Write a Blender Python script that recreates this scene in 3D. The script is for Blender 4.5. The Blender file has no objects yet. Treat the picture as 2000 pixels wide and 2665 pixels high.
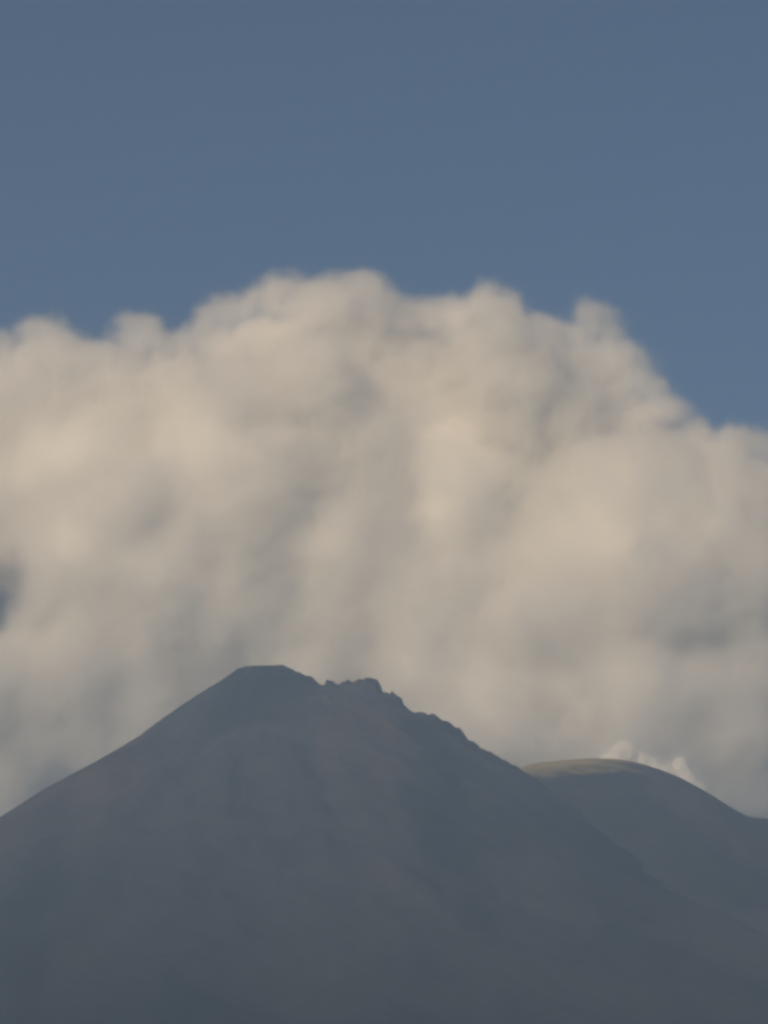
import bpy, bmesh, math
import numpy as np
from mathutils import Vector, noise

R = math.radians
scene = bpy.context.scene
col = scene.collection

# ------------------------------------------------------------------ camera
F_PX = 7557.0                     # focal length in pixels of a 2000 x 2665 frame (about 20 degrees high)
PITCH = R(15.0)
CAM_Z = 1.7
cam_data = bpy.data.cameras.new('camera')
cam = bpy.data.objects.new('camera', cam_data)
col.objects.link(cam)
cam.location = (0, 0, CAM_Z)
cam.rotation_euler = (R(90) + PITCH, 0, 0)
cam_data.sensor_fit = 'VERTICAL'
cam_data.sensor_height = 24.0
cam_data.lens = 24.0 * F_PX / 2665.0
cam_data.clip_start = 0.5
cam_data.clip_end = 200000.0
scene.camera = cam

# ------------------------------------------------------------------ sky, sun, exposure
SUN_ELEV = 25.0
SUN_LEFT = 152.0                   # degrees to the left of the direction the camera looks (+Y)
world = bpy.data.worlds.new('World')
scene.world = world
world.use_nodes = True
wn = world.node_tree.nodes
wl = world.node_tree.links
wn.clear()
sky = wn.new('ShaderNodeTexSky')
sky.sky_type = 'NISHITA'
sky.sun_disc = False
sky.sun_elevation = R(SUN_ELEV)
sky.sun_rotation = R(-SUN_LEFT)
sky.altitude = 0
sky.air_density = 1.0
sky.dust_density = 0.3
sky.ozone_density = 3.0
bg = wn.new('ShaderNodeBackground')
bg.inputs['Strength'].default_value = 0.0525
wo = wn.new('ShaderNodeOutputWorld')
wl.new(sky.outputs['Color'], bg.inputs['Color'])
wl.new(bg.outputs['Background'], wo.inputs['Surface'])

sun_data = bpy.data.lights.new('sun', 'SUN')
sun_data.energy = 3.8
sun_data.angle = R(0.5)
sun_data.color = (1.0, 0.74, 0.435)
sun = bpy.data.objects.new('sun', sun_data)
col.objects.link(sun)
to_sun = Vector((-math.sin(R(SUN_LEFT)) * math.cos(R(SUN_ELEV)),
                 math.cos(R(SUN_LEFT)) * math.cos(R(SUN_ELEV)), math.sin(R(SUN_ELEV))))
sun.rotation_euler = to_sun.to_track_quat('Z', 'Y').to_euler()
sun.location = to_sun * 30000

scene.view_settings.view_transform = 'Standard'
scene.view_settings.look = 'None'
scene.view_settings.gamma = 1.0
scene.view_settings.use_curve_mapping = False
scene.view_settings.exposure = 0.0

scene.render.engine = 'CYCLES'
cy = scene.cycles
cy.use_denoising = True
cy.use_adaptive_sampling = True
cy.adaptive_threshold = 0.02
cy.max_bounces = 22
cy.diffuse_bounces = 3
cy.volume_bounces = 20
cy.transparent_max_bounces = 8
cy.volume_step_rate = 2.0
cy.volume_max_steps = 512
cy.pixel_filter_type = 'BLACKMAN_HARRIS'
cy.filter_width = 3.0             # a soft lens: the photograph has no hard edge anywhere

# ------------------------------------------------------------------ helpers
def at(px, py, Y):
    """The point at depth Y (along +Y) that the photograph shows at pixel px, py."""
    u = (px - 1000.0) / F_PX
    v = (1332.5 - py) / F_PX
    fy = math.cos(PITCH) - v * math.sin(PITCH)
    fz = math.sin(PITCH) + v * math.cos(PITCH)
    t = Y / fy
    return Vector((u * t, Y, CAM_Z + fz * t))


def tag(o, label=None, cat=None, group=None, kind=None):
    if label: o['label'] = label
    if cat: o['category'] = cat
    if group: o['group'] = group
    if kind: o['kind'] = kind
    return o


def mesh_object(name, verts, faces, mat, smooth=True):
    me = bpy.data.meshes.new(name)
    me.from_pydata(verts, [], faces)
    me.update()
    if smooth:
        me.polygons.foreach_set('use_smooth', [True] * len(me.polygons))
    me.materials.append(mat)
    o = bpy.data.objects.new(name, me)
    col.objects.link(o)
    return o


def principled(name):
    m = bpy.data.materials.new(name)
    m.use_nodes = True
    return m, m.node_tree.nodes, m.node_tree.links, m.node_tree.nodes['Principled BSDF']


# ------------------------------------------------------------------ terrain material: dark lava, ash gullies and scrub
def slope_material(name, seed, rock_from, rock_to, sunlit_patch=None):
    m, n, l, b = principled(name)
    tc = n.new('ShaderNodeTexCoord')
    mp = n.new('ShaderNodeMapping')
    mp.inputs['Location'].default_value = (seed, seed * 2, 0)
    l.new(tc.outputs['Object'], mp.inputs['Vector'])
    big = n.new('ShaderNodeTexNoise'); big.inputs['Scale'].default_value = 0.0016
    big.inputs['Detail'].default_value = 6
    fine = n.new('ShaderNodeTexNoise'); fine.inputs['Scale'].default_value = 0.012
    fine.inputs['Detail'].default_value = 8
    fine.inputs['Roughness'].default_value = 0.65
    for t in (big, fine): l.new(mp.outputs['Vector'], t.inputs['Vector'])
    sep = n.new('ShaderNodeSeparateXYZ'); l.new(tc.outputs['Object'], sep.inputs[0])
    # bare rock takes over with height, unevenly
    hz = n.new('ShaderNodeMapRange')
    hz.inputs['From Min'].default_value = rock_from; hz.inputs['From Max'].default_value = rock_to
    add = n.new('ShaderNodeMath'); add.operation = 'MULTIPLY_ADD'
    l.new(big.outputs['Fac'], add.inputs[0]); add.inputs[1].default_value = 900.0
    l.new(sep.outputs['Z'], add.inputs[2])
    sub = n.new('ShaderNodeMath'); sub.operation = 'SUBTRACT'; sub.inputs[1].default_value = 450.0
    l.new(add.outputs[0], sub.inputs[0]); l.new(sub.outputs[0], hz.inputs['Value'])
    rock = n.new('ShaderNodeValToRGB')
    rock.color_ramp.elements[0].position = 0.3; rock.color_ramp.elements[0].color = (0.038, 0.044, 0.054, 1)
    rock.color_ramp.elements[1].position = 0.72; rock.color_ramp.elements[1].color = (0.068, 0.074, 0.086, 1)
    l.new(fine.outputs['Fac'], rock.inputs['Fac'])
    veg = n.new('ShaderNodeValToRGB')
    veg.color_ramp.elements[0].position = 0.3; veg.color_ramp.elements[0].color = (0.022, 0.029, 0.034, 1)
    veg.color_ramp.elements[1].position = 0.7; veg.color_ramp.elements[1].color = (0.037, 0.046, 0.051, 1)
    l.new(fine.outputs['Fac'], veg.inputs['Fac'])
    mix = n.new('ShaderNodeMix'); mix.data_type = 'RGBA'
    l.new(hz.outputs[0], mix.inputs['Factor'])
    broad = n.new('ShaderNodeTexNoise'); broad.inputs['Scale'].default_value = 0.0022; broad.inputs['Detail'].default_value = 3
    mp3 = n.new('ShaderNodeMapping'); mp3.inputs['Location'].default_value = (seed, seed * 2, 0)
    mp3.inputs['Scale'].default_value = (1.0, 0.2, 0.35)           # drawn out down the slope
    l.new(tc.outputs['Object'], mp3.inputs['Vector']); l.new(mp3.outputs['Vector'], broad.inputs['Vector'])
    br = n.new('ShaderNodeMapRange'); br.interpolation_type = 'SMOOTHSTEP'
    br.inputs['From Min'].default_value = 0.46; br.inputs['From Max'].default_value = 0.62
    l.new(broad.outputs['Fac'], br.inputs['Value'])
    ash = n.new('ShaderNodeMix'); ash.data_type = 'RGBA'
    l.new(br.outputs[0], ash.inputs['Factor']); l.new(rock.outputs['Color'], ash.inputs[6]); ash.inputs[7].default_value = (0.092, 0.076, 0.078, 1)
    l.new(veg.outputs['Color'], mix.inputs[6]); l.new(ash.outputs[2], mix.inputs[7])
    # dark blue-green forest in broad patches
    fo = n.new('ShaderNodeTexNoise'); fo.inputs['Scale'].default_value = 0.0026; fo.inputs['Detail'].default_value = 7; fo.inputs['Roughness'].default_value = 0.6
    mp2 = n.new('ShaderNodeMapping'); mp2.inputs['Location'].default_value = (740 + seed, 310, 95)
    mp2.inputs['Scale'].default_value = (1.0, 0.2, 0.4)
    l.new(tc.outputs['Object'], mp2.inputs['Vector']); l.new(mp2.outputs['Vector'], fo.inputs['Vector'])
    fr = n.new('ShaderNodeMapRange'); fr.interpolation_type = 'SMOOTHSTEP'
    fr.inputs['From Min'].default_value = 0.43; fr.inputs['From Max'].default_value = 0.68
    l.new(fo.outputs['Fac'], fr.inputs['Value'])
    fm = n.new('ShaderNodeMix'); fm.data_type = 'RGBA'
    l.new(fr.outputs[0], fm.inputs['Factor']); l.new(mix.outputs[2], fm.inputs[6]); fm.inputs[7].default_value = (0.013, 0.018, 0.026, 1)
    out = fm.outputs[2]
    if sunlit_patch:
        # sunlight painted in as a pale yellow patch (x, z of the object, half sizes)
        vs = n.new('ShaderNodeVectorMath'); vs.operation = 'SUBTRACT'; vs.inputs[1].default_value = (sunlit_patch[0], sunlit_patch[4], sunlit_patch[1])
        vm = n.new('ShaderNodeVectorMath'); vm.operation = 'DIVIDE'; vm.inputs[1].default_value = (sunlit_patch[2], sunlit_patch[5], sunlit_patch[3])
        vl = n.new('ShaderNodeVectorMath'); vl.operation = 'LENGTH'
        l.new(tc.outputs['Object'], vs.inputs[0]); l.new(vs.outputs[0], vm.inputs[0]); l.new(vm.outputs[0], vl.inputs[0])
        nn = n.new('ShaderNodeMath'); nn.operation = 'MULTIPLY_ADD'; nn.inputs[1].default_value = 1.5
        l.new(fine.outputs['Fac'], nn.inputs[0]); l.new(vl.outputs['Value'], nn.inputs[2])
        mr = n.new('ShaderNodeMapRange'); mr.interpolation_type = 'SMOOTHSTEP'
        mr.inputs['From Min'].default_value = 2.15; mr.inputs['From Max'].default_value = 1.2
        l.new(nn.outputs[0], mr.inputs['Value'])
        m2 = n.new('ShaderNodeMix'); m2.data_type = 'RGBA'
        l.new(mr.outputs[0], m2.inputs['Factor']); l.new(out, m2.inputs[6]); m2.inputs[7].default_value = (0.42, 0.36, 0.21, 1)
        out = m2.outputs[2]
    l.new(out, b.inputs['Base Color'])
    b.inputs['Roughness'].default_value = 0.95
    b.inputs['Specular IOR Level'].default_value = 0.1
    bump = n.new('ShaderNodeBump'); bump.inputs['Distance'].default_value = 14.0
    bump.inputs['Strength'].default_value = 0.7
    l.new(fine.outputs['Fac'], bump.inputs['Height']); l.new(bump.outputs['Normal'], b.inputs['Normal'])
    return m


# ------------------------------------------------------------------ ground
gm, n, l, b = principled('ground')
tc = n.new('ShaderNodeTexCoord')
nz = n.new('ShaderNodeTexNoise'); nz.inputs['Scale'].default_value = 0.002; nz.inputs['Detail'].default_value = 8
l.new(tc.outputs['Object'], nz.inputs['Vector'])
rp = n.new('ShaderNodeValToRGB')
rp.color_ramp.elements[0].color = (0.02, 0.032, 0.016, 1); rp.color_ramp.elements[1].color = (0.07, 0.08, 0.04, 1)
l.new(nz.outputs['Fac'], rp.inputs['Fac']); l.new(rp.outputs['Color'], b.inputs['Base Color'])
b.inputs['Roughness'].default_value = 1.0
G = 60000.0
ground = mesh_object('ground', [(-G, -G, 0), (G, -G, 0), (G, G, 0), (-G, G, 0)], [(0, 1, 2, 3)], gm, False)
tag(ground, 'green lowland plain that the volcano rises from', kind='structure')

# ------------------------------------------------------------------ volcano
MY = 9000.0
sky_line = [(-2600, 3120), (-1800, 2930), (-1200, 2690), (-800, 2520), (-400, 2325), (0, 2124), (120, 2054), (241, 1988), (361, 1915), (422, 1871), (518, 1807),
            (578, 1771), (620, 1740), (640, 1732), (668, 1733), (715, 1731), (735, 1729), (752, 1737), (790, 1757), (822, 1774), (832, 1783), (844, 1785),
            (851, 1772), (866, 1773), (875, 1785), (884, 1786), (890, 1774), (926, 1772), (940, 1776), (950, 1767), (982, 1767), (990, 1783), (997, 1803), (1015, 1808), (1020, 1800),
            (1030, 1809), (1046, 1823), (1052, 1845), (1072, 1859), (1108, 1860), (1130, 1866), (1159, 1878), (1180, 1893), (1200, 1904),
            (1222, 1932), (1248, 1949), (1296, 1976), (1359, 2011), (1402, 2037), (1440, 2060), (1500, 2098), (1620, 2168), (1800, 2262),
            (2000, 2355), (2400, 2530), (3000, 2760), (3600, 2960), (4600, 3160)]
pts = [at(px, py, MY) for px, py in sky_line]
AX = at(690, 1731, MY).x
HTOP = at(690, 1731, MY).z
sx = np.array([p.x - AX for p in pts]); sz = np.array([p.z for p in pts])
R_BASE = 7600.0


def line_h(x):
    return np.interp(x, sx, sz)


def smooth_right(d):
    """Right flank without the crags of the rim: used wherever the slope does not face the skyline."""
    kx = np.array([0, 40, 130, 182, 300, 372, 432, 480, 620, 730, 900, 1300, 1900, 2750, 3500, 4700]) * 1.0
    kz = np.interp(kx, sx, sz) - np.array([4, 6, 12, 12, 40, 22, 18, 26, 16, 14, 12, 6, 0, 0, 0, 0])
    return np.interp(d, kx, kz)


def fbm(v, octs=5):
    return noise.fractal(v, 1.0, 2.0, octs, noise_basis='PERLIN_ORIGINAL')


NT, NR = 900, 250
rr = np.concatenate([np.linspace(0, 900, 220, endpoint=False), 900 + (R_BASE - 900) * np.linspace(0, 1, 130) ** 1.5])
NR = len(rr)
thetas = np.linspace(0, 2 * math.pi, NT, endpoint=False)      # 0 = +X (right), pi = left, 3pi/2 = towards the camera
verts, faces = [(0.0, 0.0, HTOP - 4)], []
left_h = line_h(-rr)
right_h = line_h(rr)
right_s = smooth_right(rr)


def settle(h, sign, margin):
    """Lower a flank's profile until the whole cone, nearer slopes included, meets the measured skyline."""
    h = h.copy()
    want = np.array([p[1] for p in sky_line], float); at_px = np.array([p[0] for p in sky_line], float)
    ph = np.linspace(-0.2, 1.1, 60)
    for _ in range(14):
        x = AX + sign * rr[None, :] * np.cos(ph)[:, None]
        y = MY - rr[None, :] * np.sin(ph)[:, None]
        z = np.broadcast_to(h[None, :], x.shape) - CAM_Z
        dy = y * math.cos(PITCH) + z * math.sin(PITCH)
        px = 1000 + F_PX * x / dy
        py = 1332.5 - F_PX * (z * math.cos(PITCH) - y * math.sin(PITCH)) / dy
        over = np.interp(px, at_px, want) + margin - py          # pixels by which a point stands above the line
        worst = np.where((px > -900) & (px < 3000), over, 0).max(axis=0)
        h -= np.clip(worst, 0, None) * MY / F_PX * 0.7
    k = np.hanning(9); k /= k.sum()
    return np.where(rr > 120, np.convolve(np.pad(h, 4, mode='edge'), k, 'valid'), h)


left_h = settle(left_h, -1, 0.0)
right_s = settle(right_s, 1, 2.0)
for i, th in enumerate(thetas):
    c, s = math.cos(th), math.sin(th)
    wr = 0.5 + 0.5 * c
    wr = wr * wr * (3 - 2 * wr)
    crag = max(0.0, 1 - abs(math.atan2(s, c)) / 0.30) ** 1.0
    crag = crag * crag * (3 - 2 * crag)
    prof = left_h * (1 - wr) + (right_s * (1 - crag) + right_h * crag) * wr
    side = 1 - abs(s)                                        # 1 on the skyline, 0 in front and behind
    for k in range(1, NR):
        r = rr[k]
        x, y = r * c, r * s
        h = float(prof[k])
        # ravines that run down the slope: deep in front, shallow on the skyline so that it keeps its line
        a = th * 1.0
        fade = min(1.0, r / 1100.0)
        warp = 0.10 * fbm(Vector((x / 900.0, y / 900.0, 3.1)), 4)
        ca, sa = math.cos(a + warp), math.sin(a + warp)
        g1 = 1 - abs(fbm(Vector((ca * 2.6, sa * 2.6, r / 2600.0)), 3)) * 2
        g2 = 1 - abs(fbm(Vector((ca * 15.0 + 7, sa * 15.0, r / 2200.0)), 3)) * 2
        rough = fbm(Vector((x / 260.0, y / 260.0, 9.0)), 6)
        amp = 0.04 + 0.96 * (1 - side) ** 0.8
        h += fade * amp * (38 * (g1 - 0.6) + 2.5 * (g2 - 0.6)) + (1.5 + 30 * (1 - side)) * fade * rough
        h += (1.5 + 11.0 * crag * min(1, max(0, r - 60) / 80.0) * (1 if r < 800 else 0.4)) * fbm(Vector((x / 26.0, y / 26.0, 1.0)), 4)
        if r > 5200:
            t = (r - 5200) / (R_BASE - 5200)
            h = h * (1 - t) ** 1.3 - 0.6 * t
        verts.append((x, y, max(h, -0.6)))
per = NR - 1
for i in range(NT):
    j = (i + 1) % NT
    a0, b0 = 1 + i * per, 1 + j * per
    faces.append((0, a0, b0))
    for k in range(per - 1):
        faces.append((a0 + k, a0 + k + 1, b0 + k + 1, b0 + k))
volcano = mesh_object('volcano', verts, faces, slope_material('lava_slope', 11.0, 500, 1500))
volcano.location = (AX, MY, 0)
tag(volcano, 'large dark blue-grey volcanic cone with a flat broken summit', kind='structure')

# ------------------------------------------------------------------ rounded hill behind the right flank
HY = 9300.0
hill_line = [(700, 2560), (1000, 2300), (1200, 2085), (1300, 2022), (1378, 1996), (1441, 1989), (1513, 1983), (1586, 1981), (1658, 1990), (1720, 2007), (1769, 2027),
             (1812, 2051), (1865, 2084), (1913, 2114), (1952, 2131), (2000, 2133), (2060, 2140), (2150, 2190), (2400, 2330), (2900, 2600)]
hp = [at(px, py, HY) for px, py in hill_line]
hx = np.array([p.x for p in hp]); hzz = np.array([p.z for p in hp])
HCX = at(1586, 1981, HY).x
NX, NY = 260, 160
xs = np.linspace(hx[0], hx[-1], NX)
ys = np.linspace(-1700, 1700, NY)
zl = np.interp(xs, hx, hzz)
ker = np.hanning(9); ker /= ker.sum()
zl = np.convolve(np.pad(zl, 4, mode='edge'), ker, 'valid')
verts, faces = [], []
for jy in range(NY):
    for ix in range(NX):
        d = abs(ys[jy])
        top = zl[ix]
        fall = (0.50 if ys[jy] < 0 else 0.62) * (math.sqrt(d * d + 200.0 ** 2) - 200.0)
        w = min(1.0, d / 400.0)
        h = top - fall + w * 45 * fbm(Vector((xs[ix] / 420.0, ys[jy] / 420.0, 4.0)), 5) + 1.5 * fbm(Vector((xs[ix] / 60.0, ys[jy] / 60.0, 2.0)), 3)
        ex = min(1.0, min(xs[ix] - xs[0], xs[-1] - xs[ix]) / 500.0)
        ey = min(1.0, (1700 - d) / 350.0)
        h = h * ex ** 0.7 * ey ** 0.7
        verts.append((xs[ix] - HCX, ys[jy], max(h, 0) - 0.6))
for jy in range(NY - 1):
    for ix in range(NX - 1):
        a = jy * NX + ix
        faces.append((a, a + 1, a + NX + 1, a + NX))
hill = mesh_object('hill', verts, faces, slope_material('ash_dome', 31.0, 900, 1700, (at(1440, 1990, HY).x - HCX, at(1440, 2002, HY).z, 250.0, 105.0, -60.0, 340.0)))  # last tuple places the painted sunlight on the left of the crest
hill.location = (HCX, HY, 0)
tag(hill, 'smaller rounded dome behind the right flank of the volcano, its crest in sunlight', kind='structure')

# ------------------------------------------------------------------ haze over the lowland, up to just above the summit
hm = bpy.data.materials.new('haze')
hm.use_nodes = True
n, l = hm.node_tree.nodes, hm.node_tree.links
n.clear()
pv = n.new('ShaderNodeVolumePrincipled')
pv.inputs['Color'].default_value = (0.51, 0.725, 1.0, 1)
pv.inputs['Density'].default_value = 1.0e-4
pv.inputs['Anisotropy'].default_value = 0.15
mo = n.new('ShaderNodeOutputMaterial')
l.new(pv.outputs['Volume'], mo.inputs['Volume'])
HB, H0, H1 = 62000.0, -1.6, HTOP + 25.0
bv = [(x, y, z) for z in (H0, H1) for (x, y) in ((-HB, -HB), (HB, -HB), (HB, HB), (-HB, HB))]
haze = mesh_object('haze', bv, [(3, 2, 1, 0), (4, 5, 6, 7), (0, 1, 5, 4), (1, 2, 6, 5), (2, 3, 7, 6), (3, 0, 4, 7)], hm, False)
tag(haze, 'thin blue-grey air between the camera and the volcano', kind='stuff')

# ------------------------------------------------------------------ clouds
def cloud_material(name, density, colour=(1, 1, 1, 1), aniso=0.2):
    m = bpy.data.materials.new(name)
    m.use_nodes = True
    n, l = m.node_tree.nodes, m.node_tree.links
    n.clear()
    p = n.new('ShaderNodeVolumePrincipled')
    p.inputs['Color'].default_value = colour
    p.inputs['Density'].default_value = density
    p.inputs['Anisotropy'].default_value = aniso
    o = n.new('ShaderNodeOutputMaterial')
    l.new(p.outputs['Volume'], o.inputs['Volume'])
    return m


core_mat, n, l, b = principled('cloud_core')
b.inputs['Base Color'].default_value = (0.9, 0.9, 0.9, 1)
b.inputs['Roughness'].default_value = 1.0
b.inputs['Specular IOR Level'].default_value = 0.0


class Field:
    """Geometry-node group: signed distance to a union of puffs, pushed in and out by noise."""
    def __init__(self, name, balls, k, layers, holes=()):
        self.tree = t = bpy.data.node_groups.new(name, 'GeometryNodeTree')
        self.l = t.links
        t.interface.new_socket('Geometry', in_out='INPUT', socket_type='NodeSocketGeometry')
        t.interface.new_socket('Geometry', in_out='OUTPUT', socket_type='NodeSocketGeometry')
        self.out = t.nodes.new('NodeGroupOutput')
        pos = t.nodes.new('GeometryNodeInputPosition').outputs[0]
        self.pos = pos
        # large soft warp so that no puff stays a ball
        big = t.nodes.new('ShaderNodeTexNoise'); big.noise_dimensions = '3D'
        big.inputs['Scale'].default_value = 1.0 / layers[0][0]; big.inputs['Detail'].default_value = 2.0
        self.l.new(pos, big.inputs['Vector'])
        off = self.vec('MULTIPLY_ADD', big.outputs['Color'], (2 * layers[0][1],) * 3, (-layers[0][1],) * 3)
        wp = self.vec('ADD', pos, off)
        d = None
        for i, (c, r, sq) in enumerate(balls):
            kk = k if not isinstance(k, tuple) else (k[0] if i < k[2] else k[1])
            q = self.vec('SUBTRACT', wp, tuple(c))
            if sq != 1.0:
                q = self.vec('MULTIPLY', q, (1.0, sq, 1.0))
            e = self.mth('SUBTRACT', self.vec('LENGTH', q, out='Value'), r)
            d = e if d is None else self.mth('SMOOTH_MIN', d, e, kk)
        for (c, r, sq) in holes:
            q = self.vec('MULTIPLY', self.vec('SUBTRACT', wp, tuple(c)), (1.0, sq, 1.0))
            e = self.mth('SUBTRACT', r, self.vec('LENGTH', q, out='Value'))
            d = self.mth('SMOOTH_MAX', d, e, 120.0)
        for (size, amp, detail, rough) in layers[1:]:
            nt = t.nodes.new('ShaderNodeTexNoise'); nt.noise_dimensions = '3D'
            nt.inputs['Scale'].default_value = 1.0 / size
            nt.inputs['Detail'].default_value = detail; nt.inputs['Roughness'].default_value = rough
            self.l.new(pos, nt.inputs['Vector'])
            d = self.mth('ADD', d, self.mth('MULTIPLY_ADD', nt.outputs['Fac'], 2 * amp, -amp))
        self.d = d

    def put(self, sock, v):
        if isinstance(v, (int, float, tuple)): sock.default_value = v
        else: self.l.new(v, sock)

    def vec(self, op, a, b=None, c=None, out='Vector'):
        nd = self.tree.nodes.new('ShaderNodeVectorMath'); nd.operation = op
        for i, v in enumerate((a, b, c)):
            if v is not None: self.put(nd.inputs[i], v)
        return nd.outputs[out]

    def mth(self, op, a, b=None, c=None):
        nd = self.tree.nodes.new('ShaderNodeMath'); nd.operation = op
        for i, v in enumerate((a, b, c)):
            if v is not None: self.put(nd.inputs[i], v)
        return nd.outputs[0]

    def cube(self, value, lo, hi, res):
        vc = self.tree.nodes.new('GeometryNodeVolumeCube')
        self.l.new(value, vc.inputs['Density'])
        vc.inputs['Background'].default_value = 0.0
        vc.inputs['Min'].default_value = lo; vc.inputs['Max'].default_value = hi
        for ax, q in zip('XYZ', res): vc.inputs['Resolution ' + ax].default_value = q
        return vc.outputs[0]


def ramp(f, d, width):
    """Density 0 at the edge of the cloud, 1 WIDTH metres inside."""
    mr = f.tree.nodes.new('ShaderNodeMapRange')
    mr.interpolation_type = 'SMOOTHSTEP'
    f.l.new(d, mr.inputs['Value'])
    mr.inputs['From Min'].default_value = 0.55 * width; mr.inputs['From Max'].default_value = -width
    mr.inputs['To Min'].default_value = 0.0; mr.inputs['To Max'].default_value = 1.0
    return f.mth('POWER', mr.outputs[0], 2.2)


def keep_largest(me):
    """Drop all loose crumbs of a mesh but its largest connected piece."""
    bm = bmesh.new(); bm.from_mesh(me)
    left, best = set(bm.verts), []
    while left:
        v = left.pop(); piece, todo = [v], [v]
        while todo:
            for e in todo.pop().link_edges:
                for w in e.verts:
                    if w in left:
                        left.discard(w); piece.append(w); todo.append(w)
        if len(piece) > len(best): best = piece
    best = set(best)
    bmesh.ops.delete(bm, geom=[v for v in bm.verts if v not in best], context='VERTS')
    bm.to_mesh(me); bm.free()


def make_cloud(name, label, category, origin, balls, k, layers, voxel, margin, width, core_depth, core_voxel, material, holes=(), group=None):
    balls = [(Vector(c) - origin, r, sq) for c, r, sq in balls]
    holes = [(Vector(c) - origin, r, sq) for c, r, sq in holes]
    lo = tuple(min(c[i] - (r / (sq if i == 1 else 1)) for c, r, sq in balls) - margin for i in range(3))
    hi = tuple(max(c[i] + (r / (sq if i == 1 else 1)) for c, r, sq in balls) + margin for i in range(3))
    # the dense inside of the cloud, a mesh
    f = Field(name + '_core_field', balls, k, layers, holes)
    res = tuple(max(8, int((hi[i] - lo[i]) / core_voxel)) for i in range(3))
    vol = f.cube(f.mth('MULTIPLY', f.d, -1.0), lo, hi, res)
    vm = f.tree.nodes.new('GeometryNodeVolumeToMesh')
    vm.inputs['Threshold'].default_value = core_depth
    f.l.new(vol, vm.inputs['Volume'])
    f.l.new(vm.outputs[0], f.out.inputs[0])
    tmp = bpy.data.objects.new('tmp', bpy.data.meshes.new('tmp'))
    col.objects.link(tmp)
    md = tmp.modifiers.new('field', 'NODES'); md.node_group = f.tree
    dg = bpy.context.evaluated_depsgraph_get()
    me = bpy.data.meshes.new_from_object(tmp.evaluated_get(dg))
    bpy.data.objects.remove(tmp)
    bpy.data.node_groups.remove(f.tree)
    keep_largest(me)
    me.name = name
    me.materials.clear(); me.materials.append(core_mat)
    me.polygons.foreach_set('use_smooth', [True] * len(me.polygons))
    o = bpy.data.objects.new(name, me)
    col.objects.link(o)
    o.location = origin
    tag(o, label, category, group)
    # the vapour round it, a volume
    f = Field(name + '_vapour_field', balls, k, layers, holes)
    res = tuple(max(8, int((hi[i] - lo[i]) / voxel)) for i in range(3))
    vol = f.cube(ramp(f, f.d, width), lo, hi, res)
    sm = f.tree.nodes.new('GeometryNodeSetMaterial'); sm.inputs['Material'].default_value = material
    f.l.new(vol, sm.inputs['Geometry']); f.l.new(sm.outputs[0], f.out.inputs[0])
    v = bpy.data.objects.new('vapour', bpy.data.volumes.new('vapour'))
    v.data.materials.append(material)
    col.objects.link(v)
    v.parent = o
    md = v.modifiers.new('field', 'NODES'); md.node_group = f.tree
    print(name, 'core verts', len(me.vertices), 'voxels', res, 'z', origin.z + lo[2], origin.z + hi[2])
    return o


CY = 16000.0
D = 1.2048                                          # photo pixels per pixel of the sheet that I measured on
def puff(x, y, r, fwd=0.0, sq=1.7):
    """Puff seen at x, y with radius r (sheet pixels), FWD metres nearer than the middle of the bank."""
    c = at(x * D, y * D, CY - fwd)
    return (c, r * D * CY / F_PX, sq)


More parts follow.
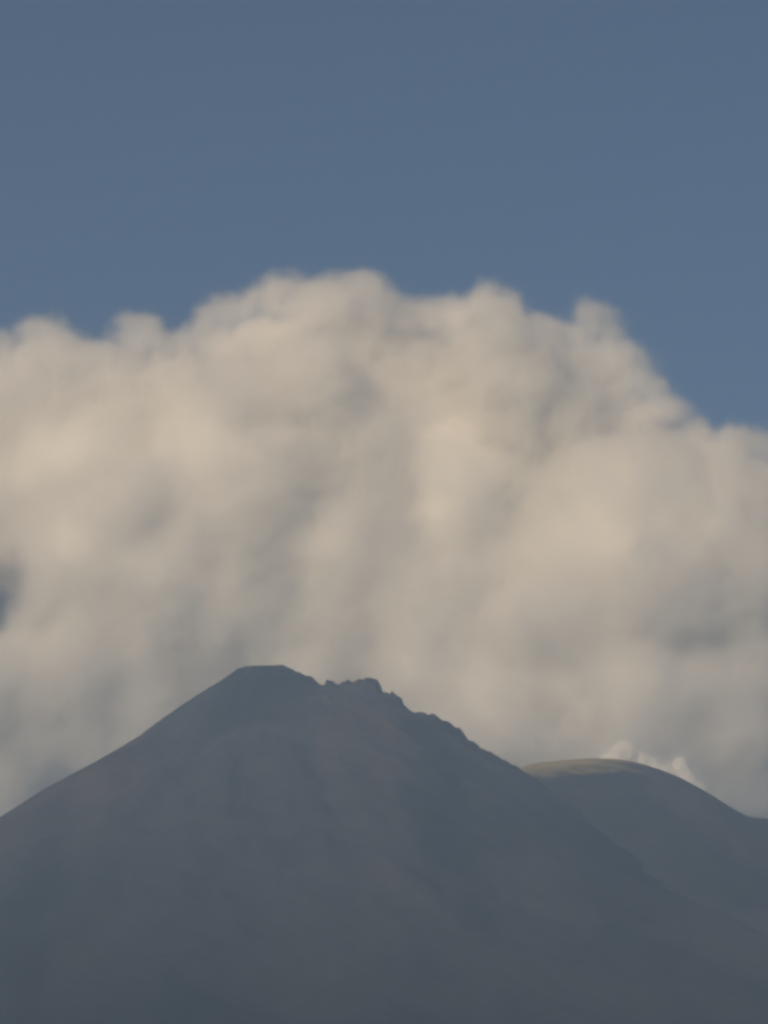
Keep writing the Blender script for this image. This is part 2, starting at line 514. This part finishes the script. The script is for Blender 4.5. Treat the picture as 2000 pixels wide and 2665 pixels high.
bank = [
    # the body
    puff(830, 1010, 300, -180), puff(480, 1060, 290, 0), puff(150, 1010, 240, 100), puff(1190, 1010, 270, -200), puff(1500, 1210, 260, 0),
    puff(800, 1330, 330, -200), puff(360, 1330, 270, -100), puff(1150, 1350, 300, -100), puff(170, 1590, 200, 0), puff(1600, 1500, 240, 0),
    puff(560, 1560, 230, -200), puff(1250, 1590, 200, -200), puff(900, 1560, 210, -200), puff(1500, 1640, 170, -100),
    puff(-210, 960, 230, 0), puff(-300, 1380, 300, 0), puff(-90, 1190, 160, -200), puff(-60, 1640, 200, 100), puff(60, 1390, 130, -350),
    puff(1720, 1780, 200, -200), puff(1880, 1260, 260, 0), puff(1940, 1560, 260, 0),
    # the far side of the bank, seen through the gaps
    puff(480, 950, 130, -500), puff(480, 1250, 330, -600), puff(1100, 1250, 330, -600), puff(1480, 1400, 320, -600), puff(100, 1330, 160, -700),
    puff(100, 1560, 250, -600), puff(1000, 860, 150, -400), puff(700, 830, 130, -400), puff(1200, 1560, 260, -500), puff(1600, 1660, 260, -500), puff(1050, 1640, 200, -500),
    # the hollows of the near face, filled out
    puff(500, 1010, 190, 420), puff(650, 1180, 210, 180), puff(330, 1230, 190, 380), puff(980, 1130, 230, -20), puff(980, 1430, 220, 200), puff(1270, 1440, 210, 300),
    puff(1330, 1130, 180, 250), puff(170, 1200, 170, 350), puff(620, 1420, 200, 200), puff(250, 1480, 180, 300), puff(1480, 1480, 180, 300), puff(1020, 980, 170, -60),
    puff(1170, 870, 130, 190), puff(1130, 830, 90, 260), puff(720, 930, 150, 120), puff(400, 1110, 150, 460), puff(100, 1560, 150, 380), puff(440, 1340, 180, 320), puff(1500, 1330, 140, 420), puff(1530, 1290, 140, 540), puff(30, 1510, 120, 520), puff(1230, 1640, 130, 250), puff(660, 1070, 150, 220), puff(430, 1190, 150, 420),
    # bulges of the near face
    puff(545, 850, 95, 420), puff(500, 940, 100, 500), puff(290, 1070, 110, 560), puff(700, 780, 80, 420), puff(1090, 770, 100, 420),
    puff(1430, 1225, 85, 640), puff(1640, 1180, 95, 560), puff(1210, 1330, 110, 520), puff(30, 1470, 110, 420), puff(1640, 1400, 95, 480),
    puff(1420, 1590, 150, 420), puff(1080, 1560, 150, 380), puff(1600, 1590, 150, 380), puff(1500, 1560, 190, 420),
    puff(570, 830, 110, -150), puff(690, 810, 110, -60), puff(330, 850, 110, 0), puff(1180, 830, 120, 0), puff(480, 790, 70, -100), puff(780, 760, 90, 0),
    puff(900, 830, 110, 0), puff(110, 870, 100, 0),
]
N_BODY = len(bank)
bank += [
    # the upper edge, from left to right
    puff(105, 775, 70, 60), puff(30, 800, 60, 0), puff(275, 750, 68, 120), puff(200, 820, 80, 0), puff(370, 790, 75, 0), puff(425, 722, 64, -100), puff(480, 705, 62, -120), puff(535, 702, 68, -120),
    puff(600, 695, 66, -80), puff(655, 685, 66, -50), puff(735, 690, 84, 200), puff(838, 668, 80, 120), puff(905, 692, 72, 0), puff(935, 676, 66, 40), puff(975, 690, 62, 20), puff(1020, 712, 78, 100),
    puff(1105, 690, 80, 250), puff(1168, 705, 68, 150), puff(1235, 748, 72, 0), puff(1308, 686, 60, 60), puff(1345, 735, 56, 60), puff(1325, 770, 70, 0), puff(1360, 810, 66, 60),
    puff(1395, 890, 76, 60), puff(1455, 975, 76, 0), puff(1560, 980, 72, 120), puff(1625, 980, 70, 60), puff(1720, 1040, 100, 0),
]
holes = [(at(8 * D, 1280 * D, CY), 98 * D * CY / F_PX, 0.47)]
make_cloud('cloud', 'huge cream-lit cloud bank piled up behind the volcano summit', 'cloud',
           at(830 * D, 1600 * D, CY), bank, (360.0, 140.0, N_BODY),
           [(1100.0, 330.0), (620.0, 105.0, 4.0, 0.55), (240.0, 90.0, 3.0, 0.6), (95.0, 76.0, 4.0, 0.7)],
           16.0, 120.0, 110.0, 230.0, 36.0, cloud_material('cloud_vapour', 0.021), holes)

# small sunlit clouds that rise behind the crest of the dome, and a puff behind the summit
KY = 12600.0
def small(x, y, r, Y, sq=1.0):
    return (at(x, y, Y), r * Y / F_PX, sq)

make_cloud('cloud', 'bright cream plume of cloud glowing over the top of the rounded dome', 'cloud', at(1620, 2010, KY),
           [small(1545, 2016, 46, KY), small(1592, 1996, 58, KY), small(1630, 1972, 68, KY), small(1682, 1996, 58, KY), small(1735, 2026, 54, KY)],
           70.0, [(160.0, 22.0), (80.0, 30.0, 3.0, 0.6)], 6.0, 60.0, 62.0, 38.0, 8.0, cloud_material('steam_vapour', 0.026, aniso=-0.2))
make_cloud('cloud', 'thin pale wisp standing on the right shoulder of the rounded dome', 'cloud', at(1775, 2030, KY),
           [small(1815, 2062, 48, KY), small(1788, 2028, 50, KY), small(1772, 1996, 46, KY)],
           50.0, [(140.0, 20.0), (60.0, 22.0, 3.0, 0.6)], 6.0, 50.0, 58.0, 36.0, 7.0, cloud_material('wisp_vapour', 0.024, aniso=-0.2))
